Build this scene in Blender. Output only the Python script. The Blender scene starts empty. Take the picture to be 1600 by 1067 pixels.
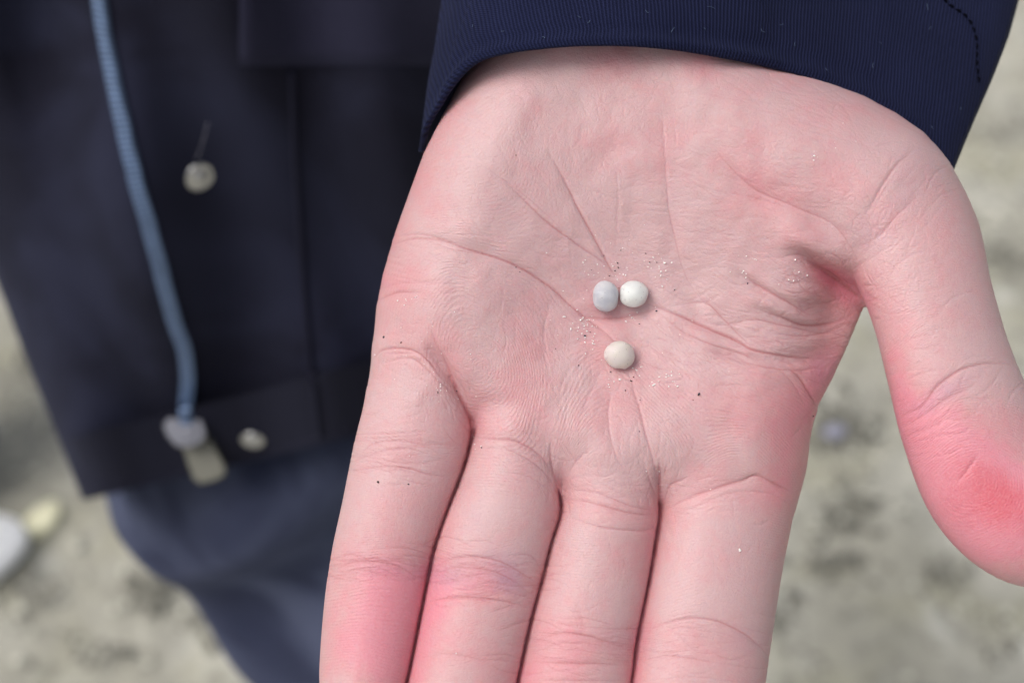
import bpy, bmesh, math, random
import numpy as np
from mathutils import Vector, Matrix
from mathutils.bvhtree import BVHTree
random.seed(7)
rng = np.random.default_rng(7)

# ------------------------------------------------------------------ camera, sky, sun, exposure
THETA = math.radians(50)          # the camera looks down by this much
D = 260.0                         # mm from the lens to the palm
S = 0.117                         # mm per photograph pixel at the palm
HAND = Vector((0, 0, 1.0))        # the palm's place above the sand (m)
ct, st = math.cos(THETA), math.sin(THETA)
AX = Vector((1, 0, 0)); AY = Vector((0, st, ct)); AZ = Vector((0, -ct, st))   # right, up, towards the lens
scene = bpy.context.scene
cam = bpy.data.cameras.new('camera'); camo = bpy.data.objects.new('camera', cam)
scene.collection.objects.link(camo); scene.camera = camo
cam.sensor_width = 36; cam.lens = 36 * D / (1600 * S); cam.clip_start = 0.01; cam.clip_end = 500
camo.matrix_world = Matrix.Translation(HAND + AZ * D / 1000) @ Matrix((AX, AY, AZ)).transposed().to_4x4()
cam.dof.use_dof = True; cam.dof.focus_distance = (D - 2) / 1000; cam.dof.aperture_fstop = 11.5
cam.dof.aperture_blades = 0

world = bpy.data.worlds.new('World'); scene.world = world; world.use_nodes = True
wn = world.node_tree; wn.nodes.clear()
sky = wn.nodes.new('ShaderNodeTexSky'); sky.sky_type = 'NISHITA'; sky.sun_disc = False
SUN_EL, SUN_AZ = math.radians(60), math.radians(-108)
sky.sun_elevation = SUN_EL; sky.sun_rotation = SUN_AZ
sky.dust_density = 6; sky.air_density = 1.0; sky.ozone_density = 1.0
hs = wn.nodes.new('ShaderNodeHueSaturation'); hs.inputs['Saturation'].default_value = 0.35
bg = wn.nodes.new('ShaderNodeBackground'); bg.inputs['Strength'].default_value = 0.13
wo = wn.nodes.new('ShaderNodeOutputWorld')
wn.links.new(sky.outputs[0], hs.inputs['Color']); wn.links.new(hs.outputs[0], bg.inputs[0]); wn.links.new(bg.outputs[0], wo.inputs[0])
sun = bpy.data.lights.new('sun', 'SUN'); sun.energy = 1.0; sun.angle = math.radians(35); sun.color = (1, .97, .93)
suno = bpy.data.objects.new('sun', sun); scene.collection.objects.link(suno)
sdir = Vector((math.sin(SUN_AZ) * math.cos(SUN_EL), math.cos(SUN_AZ) * math.cos(SUN_EL), math.sin(SUN_EL)))
suno.rotation_euler = sdir.to_track_quat('Z', 'Y').to_euler()
scene.view_settings.view_transform = 'Standard'; scene.view_settings.look = 'None'
scene.view_settings.exposure = 0.13; scene.view_settings.gamma = 1; scene.view_settings.use_curve_mapping = False

# ------------------------------------------------------------------ helpers
def px_mm(X, Y, z):
    """photo position and height over the palm plane (mm) -> palm-frame mm"""
    k = S * (D - z) / D
    return (X - 800) * k, (533.5 - Y) * k, z
def W(u, v, z):
    return HAND + (AX * u + AY * v + AZ * z) / 1000
def WP(X, Y, z):
    return W(*px_mm(X, Y, z))
M3 = np.array([list(AX), list(AY), list(AZ)])
def W_arr(P):
    return (P @ M3) / 1000 + np.array(list(HAND))

def tag(o, label=None, cat=None, group=None, kind=None):
    if label: o['label'] = label
    if cat: o['category'] = cat
    if group: o['group'] = group
    if kind: o['kind'] = kind
    return o
def link(name, me, mat=None, parent=None, smooth=True):
    o = bpy.data.objects.new(name, me); scene.collection.objects.link(o)
    if mat and not me.materials: me.materials.append(mat)
    if parent:
        o.parent = parent; o.matrix_parent_inverse = parent.matrix_world.inverted()
    if smooth and len(me.polygons): me.polygons.foreach_set('use_smooth', [True] * len(me.polygons))
    return o
def empty(name, loc):
    o = bpy.data.objects.new(name, None); scene.collection.objects.link(o); o.location = loc
    o.matrix_world = Matrix.Translation(loc); return o
def mesh_np(name, V, F):
    me = bpy.data.meshes.new(name); me.vertices.add(len(V)); me.vertices.foreach_set('co', np.asarray(V, np.float32).ravel())
    F = np.asarray(F, np.int32); n, k = F.shape
    me.loops.add(n * k); me.polygons.add(n); me.loops.foreach_set('vertex_index', F.ravel())
    me.polygons.foreach_set('loop_start', np.arange(0, n * k, k, dtype=np.int32)); me.update(calc_edges=True); me.validate()
    return me
def grid_mesh(name, P, closed_u=False, uv=None):
    """P: rows x cols x 3 (metres)"""
    r, c = P.shape[:2]; idx = np.arange(r * c).reshape(r, c)
    if closed_u: idx = np.concatenate([idx, idx[:, :1]], 1)
    F = np.stack([idx[:-1, :-1], idx[:-1, 1:], idx[1:, 1:], idx[1:, :-1]], -1).reshape(-1, 4)
    me = mesh_np(name, P.reshape(-1, 3), F)
    if uv is not None:
        a = me.attributes.new('cloth_uv', 'FLOAT_VECTOR', 'POINT')
        a.data.foreach_set('vector', np.concatenate([uv, np.zeros(uv.shape[:2] + (1,))], -1).astype(np.float32).ravel())
    return me
def catmull(pts, n=12):
    p = np.asarray(pts, float)
    if len(p) < 3: 
        t = np.linspace(0, 1, n)[:, None]; return p[0] * (1 - t) + p[-1] * t
    q = np.vstack([2 * p[0] - p[1], p, 2 * p[-1] - p[-2]]); out = []
    for i in range(1, len(q) - 2):
        for t in np.linspace(0, 1, n, endpoint=False):
            out.append(.5 * (2 * q[i] + (q[i + 1] - q[i - 1]) * t + (2 * q[i - 1] - 5 * q[i] + 4 * q[i + 1] - q[i + 2]) * t * t
                             + (3 * q[i] - q[i - 1] - 3 * q[i + 1] + q[i + 2]) * t ** 3))
    out.append(p[-1]); return np.array(out)
def vnoise(shape, cell, seed=0, aniso=1.0):
    r = np.random.default_rng(seed); h, w = shape
    gh, gw = int(h / cell) + 4, int(w / (cell * aniso)) + 4
    g = r.random((gh, gw)) * 2 - 1
    y = np.arange(h) / cell; x = np.arange(w) / (cell * aniso)
    yi = y.astype(int); xi = x.astype(int); fy = y - yi; fx = x - xi
    fy = (fy * fy * (3 - 2 * fy))[:, None]; fx = (fx * fx * (3 - 2 * fx))[None]
    a = g[yi][:, xi]; b = g[yi][:, xi + 1]; c = g[yi + 1][:, xi]; d = g[yi + 1][:, xi + 1]
    return (a * (1 - fx) + b * fx) * (1 - fy) + (c * (1 - fx) + d * fx) * fy
def bvh_of(o):
    me = o.data; return BVHTree.FromPolygons([v.co.copy() for v in me.vertices], [tuple(p.vertices) for p in me.polygons])

# node helpers
class NT:
    def __init__(s, name):
        s.m = bpy.data.materials.new(name); s.m.use_nodes = True; s.t = s.m.node_tree
        s.p = s.t.nodes['Principled BSDF']; s.out = s.t.nodes['Material Output']
    def n(s, typ, **kw):
        n = s.t.nodes.new('ShaderNode' + typ)
        for k, v in kw.items(): setattr(n, k, v)
        return n
    def l(s, a, b): s.t.links.new(a, b)
    def val(s, sock, v):
        if hasattr(v, 'links'): s.l(v, sock)
        else: sock.default_value = v
    def math(s, op, a, b=0.0, clamp=False):
        n = s.n('Math', operation=op, use_clamp=clamp); s.val(n.inputs[0], a); s.val(n.inputs[1], b); return n.outputs[0]
    def mix(s, f, a, b, mode='MIX'):
        n = s.n('Mix', data_type='RGBA', blend_type=mode); s.val(n.inputs[0], f); s.val(n.inputs[6], a); s.val(n.inputs[7], b); return n.outputs[2]
    def attr(s, name): return s.n('Attribute', attribute_name=name)
    def noise(s, vec, scale, detail=3, rough=.5, dist=0.0):
        n = s.n('TexNoise'); n.inputs['Scale'].default_value = scale; n.inputs['Detail'].default_value = detail
        n.inputs['Roughness'].default_value = rough; n.inputs['Distortion'].default_value = dist
        if vec is not None: s.l(vec, n.inputs['Vector'])
        return n.outputs['Fac']
    def ramp(s, f, a, b, lo=0.0, hi=1.0):
        n = s.n('MapRange', interpolation_type='SMOOTHSTEP'); s.val(n.inputs[0], f)
        for i, v in enumerate((a, b, lo, hi)): n.inputs[i + 1].default_value = v
        return n.outputs[0]
    def bump(s, h, dist, strength=1.0, normal=None):
        n = s.n('Bump'); n.inputs['Distance'].default_value = dist; s.val(n.inputs['Strength'], strength); s.l(h, n.inputs['Height'])
        if normal is not None: s.l(normal, n.inputs['Normal'])
        return n.outputs[0]
    def set(s, **kw):
        for k, v in kw.items():
            s.val(s.p.inputs[{'base': 'Base Color', 'rough': 'Roughness', 'metal': 'Metallic', 'spec': 'Specular IOR Level', 'normal': 'Normal',
                              'sss': 'Subsurface Weight', 'ssscale': 'Subsurface Scale', 'sheen': 'Sheen Weight', 'sheen_rough': 'Sheen Roughness',
                              'sheen_tint': 'Sheen Tint'}.get(k, k)], v)
        return s.m
def C(r, g, b): return (r, g, b, 1)

# ------------------------------------------------------------------ ground
def mat_sand():
    m = NT('sand'); pos = m.n('NewGeometry').outputs['Position']
    big = m.noise(pos, 7, 4, .55); mid = m.noise(pos, 17, 4, .6, .3); fine = m.noise(pos, 900, 3, .6); br = m.noise(pos, 14, 3, .5, .6)
    c = m.mix(m.ramp(big, .36, .64), C(.38, .368, .31), C(.51, .497, .435))
    c = m.mix(m.ramp(mid, .3, .55, .42, 0), c, C(.22, .216, .19))
    c = m.mix(m.ramp(m.noise(pos, 11, 3, .5, .4), .45, .7, 0, .6), c, C(.40, .385, .28))
    c = m.mix(m.ramp(m.noise(pos, 45, 3, .6), .52, .7, 0, .5), c, C(.15, .15, .13))
    c = m.mix(m.ramp(br, .58, .74, 0, .5), c, C(.68, .68, .62))
    c = m.mix(m.ramp(fine, .3, .7, .25, 0), c, C(.15, .14, .12))
    n = m.bump(fine, .0006); n = m.bump(mid, .006, .6, n)
    return m.set(base=c, rough=.95, spec=.15, normal=n)
t = np.sign(np.linspace(-1, 1, 281)) * np.abs(np.linspace(-1, 1, 281)) ** 1
lin = np.linspace(-1, 1, 281); co = 2.2 * lin + 120 * np.sign(lin) * np.clip(np.abs(lin) - .8, 0, 1) ** 3 * 40
gx, gy = np.meshgrid(co, co + 1.3); hz = (vnoise(gx.shape, 9, 3) * .012 + vnoise(gx.shape, 4, 4) * .008)
hz *= np.clip(3 - np.hypot(gx, gy - 1) / 2, 0, 1)
ground = link('sand_ground', grid_mesh('sand_ground', np.stack([gx, gy, hz - .005], -1)), mat_sand())
tag(ground, 'pale grey sand of the beach, mottled with darker patches', kind='structure')
def ground_at(X, Y):
    o = camo.matrix_world.translation; d = (WP(X, Y, 0) - o).normalized(); return o + d * (-o.z / d.z)

# ------------------------------------------------------------------ the hand: volume -> surface
ST = 4.0; X0, X1, Y0, Y1 = 470, 1800, -330, 1620; Z0, Z1, ZS = -44.0, 24.0, .6
xs = np.arange(X0, X1, ST); ys = np.arange(Y0, Y1, ST); zs = np.arange(Z0, Z1, ZS).astype(np.float32)
XX, YY = np.meshgrid(xs, ys)      # rows = Y
def seg_param(pts, X, Y):
    """nearest point on a polyline: distance, fractional index"""
    best = np.full(X.shape, 1e9); bi = np.zeros(X.shape)
    for i in range(len(pts) - 1):
        ax, ay = pts[i][:2]; bx, by = pts[i + 1][:2]; dx, dy = bx - ax, by - ay
        tt = np.clip(((X - ax) * dx + (Y - ay) * dy) / (dx * dx + dy * dy + 1e-9), 0, 1)
        d = np.hypot(X - ax - tt * dx, Y - ay - tt * dy); k = d < best
        best = np.where(k, d, best); bi = np.where(k, i + tt, bi)
    return best, bi
def poly_sd(poly, X, Y):
    """signed distance, positive inside"""
    p = np.asarray(poly, float); best, _ = seg_param(list(p) + [p[0]], X, Y); ins = np.zeros(X.shape, bool)
    for i in range(len(p)):
        ax, ay = p[i]; bx, by = p[(i + 1) % len(p)]
        c = ((ay > Y) != (by > Y)) & (X < (bx - ax) * (Y - ay) / (by - ay + 1e-12) + ax); ins ^= c
    return np.where(ins, best, -best)
def gauss(cx, cy, sx, sy, rot=0):
    a = math.radians(rot); def_x = (XX - cx) * math.cos(a) + (YY - cy) * math.sin(a); def_y = -(XX - cx) * math.sin(a) + (YY - cy) * math.cos(a)
    return np.exp(-.5 * ((def_x / sx) ** 2 + (def_y / sy) ** 2))
def groove(pts, width, taper=True, X=None, Y=None):
    X = XX if X is None else X; Y = YY if Y is None else Y
    c = catmull(pts, 6); d, t = seg_param(c, X, Y); t = t / (len(c) - 1)
    w = np.sin(np.clip(t, 0, 1) * math.pi * .96 + .06) ** .6 if taper else 1.0
    return np.exp(-.5 * (d / width) ** 2) * w

# fingers: (X, Y, half width px, centre height mm, half depth mm)
def LR(rows): return [((L + R) / 2, Y, (R - L) / 2, z, t) for (Y, L, R, z, t) in rows]
pinky = LR([(560, 590, 718, -9.5, 8), (610, 577, 737, -8.5, 8.6), (660, 567, 737, -7.4, 8.8), (720, 552, 722, -6, 8.6), (800, 536, 694, -4, 8.3),
            (880, 519, 671, -2, 8.1), (960, 508, 656, 0, 8), (1060, 501, 635, 3, 7.6), (1110, 504, 616, 5, 6.6)])
ring = LR([(680, 742, 862, -7.5, 9.6), (740, 724, 877, -6.6, 10), (790, 708, 877, -6, 9.9), (850, 681, 862, -4.5, 9.6), (910, 667, 845, -3, 9.4),
           (970, 657, 830, -1, 9.3), (1067, 638, 808, 2, 9), (1180, 618, 780, 6, 8.6), (1280, 612, 752, 10, 8), (1320, 618, 738, 11, 7)])
middle = LR([(730, 880, 1028, -8, 10), (800, 877, 1031, -6.5, 10.2), (850, 864, 1024, -5.5, 10), (910, 848, 1014, -4.3, 9.8), (1000, 824, 996, -2, 9.8),
             (1067, 810, 987, 0, 9.6), (1200, 786, 962, 5, 9.2), (1350, 766, 932, 10, 8.8), (1450, 765, 915, 14, 7.8)])
index = LR([(720, 1046, 1254, -9.5, 10.4), (760, 1038, 1244, -8.5, 10.6), (800, 1034, 1236, -7.5, 10.6), (850, 1027, 1226, -6.5, 10.4), (900, 1018, 1217, -5.3, 10.2),
            (1000, 998, 1202, -3, 10), (1067, 989, 1191, -1, 9.8), (1200, 966, 1158, 4, 9.4), (1330, 950, 1124, 9, 8.6), (1400, 952, 1106, 12, 7.4)])
thumb = [(1385, 310, 100, -8, 11.5), (1430, 395, 101, -5.5, 11.5), (1458, 480, 95, -3, 10.8), (1483, 570, 97, -.5, 10.4), (1513, 660, 105, 1.5, 10.6), (1556, 750, 112, 3, 10.6),
         (1612, 808, 108, 5, 10), (1672, 850, 84, 6, 8)]
def smin(a, b, k):
    h = np.clip(.5 + .5 * (b - a) / k, 0, 1); return b * (1 - h) + a * h - k * h * (1 - h)
def tube_phi(rows, p=2.08, grow=3.0):
    r = np.array(rows, float); r[:, 2] += grow; c = catmull(r, 6)
    d, t = seg_param(c, XX, YY); i = np.clip(t.astype(int), 0, len(c) - 2); f = t - i
    a = c[i] * (1 - f)[..., None] + c[i + 1] * f[..., None]
    dn = (d / a[..., 2]).astype(np.float32); zc = a[..., 3].astype(np.float32); th = a[..., 4].astype(np.float32)
    ok = np.where(dn.min(1) < 1.9)[0]; r0, r1 = ok[0], ok[-1] + 1; ok = np.where(dn.min(0) < 1.9)[0]; c0, c1 = ok[0], ok[-1] + 1
    sl = (slice(r0, r1), slice(c0, c1)); q = np.abs(zs[None, None] - zc[sl][..., None]) / th[sl][..., None]
    ph = ((dn[sl][..., None] ** p + q ** p) ** (1 / p) - 1) * 9.0
    full = np.full(XX.shape + (len(zs),), 15, np.float32); full[sl] = np.minimum(ph, 15); return full

slab_poly = [(800, -240), (790, -60), (775, 40), (748, 84), (722, 122), (692, 180), (662, 240), (640, 300), (615, 370), (598, 430), (588, 480), (583, 540), (581, 600),
             (585, 660), (640, 700), (735, 668), (775, 722), (868, 768), (905, 800), (1000, 802), (1032, 796), (1120, 800), (1234, 792), (1246, 752), (1263, 690), (1281, 630), (1302, 590), (1325, 540),
             (1350, 480), (1400, 470), (1540, 430), (1534, 390), (1526, 348), (1508, 305), (1483, 258), (1442, 208), (1401, 177), (1352, 151), (1282, 122), (1215, 96), (1165, 66), (1140, 0), (1130, -240)]
sd = poly_sd(slab_poly, XX, YY) * S
zc = -12.5 - 3 * gauss(960, -200, 400, 200) + 2.5 * gauss(1000, 900, 400, 180)
zc = zc - 20 * np.clip((70 - YY) / 250, 0, 2)
Th = 12.8 - 2 * gauss(1330, 520, 70, 90)
relief = (3.0 * gauss(1240, 250, 150, 110, 25)          # thenar
          + 1.6 * gauss(1400, 330, 90, 90)
          + 2.4 * gauss(740, 300, 110, 170, 10)         # hypothenar
          + 1.2 * gauss(700, 480, 90, 60)
          - 2.6 * gauss(965, 480, 120, 90)              # hollow
          - 1.0 * gauss(930, 360, 60, 120, -35)
          + 1.1 * gauss(790, 600, 60, 60) + .9 * gauss(950, 690, 70, 60) + 1.4 * gauss(1140, 650, 90, 70)
          - 6.5 * gauss(1350, 500, 46, 66, 28) - 3.0 * gauss(1310, 500, 60, 50)
          + 1.5 * gauss(1235, 470, 45, 28, 15))
fold = groove([(1215, 392), (1250, 398), (1290, 425), (1335, 462), (1370, 500)], 7.5)
relief -= 5.6 * fold * np.clip((XX - 1215) / 125, .06, 1)
relief -= 3.4 * gauss(1322, 478, 30, 24, 35) + 1.2 * gauss(1300, 446, 30, 13, 36)
relief += .9 * groove([(1240, 455), (1285, 462), (1320, 478)], 8) - .6 * groove([(1250, 480), (1290, 486), (1335, 476)], 6) + .9 * groove([(1230, 500), (1280, 505), (1330, 492)], 8) - 1.2 * groove([(1180, 482), (1225, 503), (1280, 512), (1340, 490)], 6) - .9 * groove([(1150, 428), (1200, 458), (1245, 482)], 5) + .8 * groove([(1200, 535), (1270, 535), (1320, 520)], 9) - 1.0 * groove([(1110, 548), (1180, 562), (1290, 566)], 6)
relief += 1.3 * groove([(1215, 368), (1270, 380), (1320, 410), (1365, 455)], 14)
relief -= 2.2 * groove([(668, 540), (700, 585), (735, 655), (742, 700)], 7)
relief -= 1.0 * groove([(690, 545), (715, 605), (742, 665)], 16)
relief -= 1.8 * groove([(850, 725), (872, 757), (880, 800)], 7) + 1.8 * groove([(1030, 730), (1031, 770), (1032, 820)], 7)
relief -= .7 * groove([(870, 760), (930, 785), (1030, 800)], 8) + .7 * groove([(1035, 795), (1090, 772), (1170, 752), (1238, 768)], 7)
relief -= .5 * groove([(740, 690), (800, 700), (868, 752)], 8)
relief -= .7 * groove([(1044, 300), (1048, 360), (1065, 430), (1110, 500), (1200, 550), (1290, 566)], 16)
relief -= .8 * groove([(905, 492), (970, 492), (1040, 484)], 9)
relief -= .6 * groove([(600, 385), (680, 376), (760, 396), (860, 450), (940, 515)], 10)
relief -= .8 * groove([(1110, 250), (1180, 300), (1260, 330), (1320, 370)], 14)
relief -= 3.2 * gauss(738, 676, 8, 16, -8) + 3.2 * gauss(876, 772, 9, 14) + 3.4 * gauss(1031, 796, 10, 14) + 3.0 * gauss(1332, 505, 26, 44, 25)
relief += .30 * vnoise(XX.shape, 12, 21) + .10 * vnoise(XX.shape, 5, 22)
a2 = np.clip(1 - sd / 13.5, 0, 3).astype(np.float32)
Tr = Th + relief; Tr = 4 + 1.5 * np.log1p(np.exp(np.clip((Tr - 4) / 1.5, -20, 20)))
zcf = zc.astype(np.float32)[..., None]; Tf = Tr.astype(np.float32)[..., None]; Tb = Th.astype(np.float32)[..., None]
dz = zs[None, None] - zcf
phi = (np.sqrt(a2[..., None] ** 2.2 ** 1 * 1.0 + (np.abs(dz) / np.where(dz > 0, Tf, Tb)) ** 2) - 1) * 12
phi = np.minimum(phi, 15).astype(np.float32)
fing = tube_phi(pinky)
for f in (ring, middle, index): fing = smin(fing, tube_phi(f), .8)
# soft blend at the finger roots, crisp crease between the fingers
phi = smin(phi, fing, 2.6); del fing
phi = smin(phi, tube_phi(thumb, 2.1), 3.2)

def surface_nets(phi):
    ins = phi < 0; ny, nx, nz = phi.shape
    cnt = np.zeros((ny - 1, nx - 1, nz - 1), np.int8)
    for a in (0, 1):
        for b in (0, 1):
            for c in (0, 1): cnt += ins[a:ny - 1 + a, b:nx - 1 + b, c:nz - 1 + c]
    act = np.argwhere((cnt > 0) & (cnt < 8)); idx = -np.ones(cnt.shape, np.int32); idx[tuple(act.T)] = np.arange(len(act))
    acc = np.zeros((len(act), 3)); n = np.zeros(len(act))
    corners = [(a, b, c) for a in (0, 1) for b in (0, 1) for c in (0, 1)]
    vals = {c: phi[act[:, 0] + c[0], act[:, 1] + c[1], act[:, 2] + c[2]] for c in corners}
    for c in corners:
        for ax in range(3):
            if c[ax]: continue
            e = list(c); e[ax] = 1; e = tuple(e); va, vb = vals[c], vals[e]; k = (va < 0) != (vb < 0)
            t = np.where(k, va / np.where(k, va - vb, 1), 0)
            p = np.array(c, float)[None] + np.zeros((len(act), 3)); p[:, ax] += t
            acc += p * k[:, None]; n += k
    V = act + acc / n[:, None]; F = []
    for ax in range(3):
        sl0 = [slice(1, -1)] * 3; sl0[ax] = slice(0, -1); sl1 = [slice(1, -1)] * 3; sl1[ax] = slice(1, None)
        A = ins[tuple(sl0)]; B = ins[tuple(sl1)]; o = [(ax + 1) % 3, (ax + 2) % 3]
        for flip in (False, True):
            e = np.argwhere(A & ~B if not flip else ~A & B)
            for q in range(3):
                if q != ax: e[:, q] += 1
            def g(du, dv):
                h = e.copy(); h[:, o[0]] += du; h[:, o[1]] += dv; return idx[tuple(h.T)]
            q = np.stack([g(-1, -1), g(0, -1), g(0, 0), g(-1, 0)], 1)
            F.append(q[:, ::-1] if flip else q)
    return V, np.concatenate(F)
V, F = surface_nets(phi); del phi
VX = X0 + V[:, 1] * ST; VY = Y0 + V[:, 0] * ST; VZ = Z0 + V[:, 2] * ZS
k = S * (D - VZ) / D
P = np.stack([(VX - 800) * k, (533.5 - VY) * k, VZ], 1)
me = mesh_np('hand', W_arr(P), F)
person = empty('person', WP(560, 700, -330) * 1.0)
tag(person, 'person in a navy zip jacket holding out an open palm with three tiny beads', 'person')
person.location.z = 0; person.matrix_world = Matrix.Translation(person.location)
hand = link('hand', me, None, person)
tag(hand, 'open pale pink palm with reddened fingertips')
mod = hand.modifiers.new('s', 'SUBSURF'); mod.levels = 1; mod.render_levels = 1; mod.subdivision_type = 'CATMULL_CLARK'
bpy.context.view_layer.update()
me2 = bpy.data.meshes.new_from_object(hand.evaluated_get(bpy.context.evaluated_depsgraph_get()))
hand.modifiers.clear(); hand.data = me2; bpy.data.meshes.remove(me)
if 'hand' not in me2.name: me2.name = 'hand'

# ---- skin maps, drawn over the hand (1 px = 0.117 mm), then kept on the mesh as vertex attributes
MX, MY = 470, -40; MW, MH = 1200, 1400
gxx, gyy = np.meshgrid(np.arange(MX, MX + MW), np.arange(MY, MY + MH))
crease = np.zeros((MH, MW), np.float32); flush_shade = np.zeros((MH, MW), np.float32); vein = np.zeros((MH, MW), np.float32)
def stroke(mp, pts, width, amp, jitter=0.0, seed=None, mode='max'):
    c = catmull(pts, 5)
    if jitter: c = c + np.cumsum(rng.normal(0, jitter, c.shape), 0) * .5
    m = width * 4 + 2; x0, x1 = int(c[:, 0].min() - m) - MX, int(c[:, 0].max() + m) - MX; y0, y1 = int(c[:, 1].min() - m) - MY, int(c[:, 1].max() + m) - MY
    x0, y0 = max(x0, 0), max(y0, 0); x1, y1 = min(x1, MW), min(y1, MH)
    if x1 <= x0 or y1 <= y0: return
    X = gxx[y0:y1, x0:x1].astype(float); Y = gyy[y0:y1, x0:x1].astype(float); d, t = seg_param(c, X, Y); t /= (len(c) - 1)
    w = np.clip(np.sin(np.clip(t, 0, 1) * math.pi * .94 + .09), 0, 1) ** .7
    v = (np.exp(-.5 * (d / width) ** 2) * w * amp).astype(np.float32)
    if mode == 'max': mp[y0:y1, x0:x1] = np.maximum(mp[y0:y1, x0:x1], v)
    else: mp[y0:y1, x0:x1] += v
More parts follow.
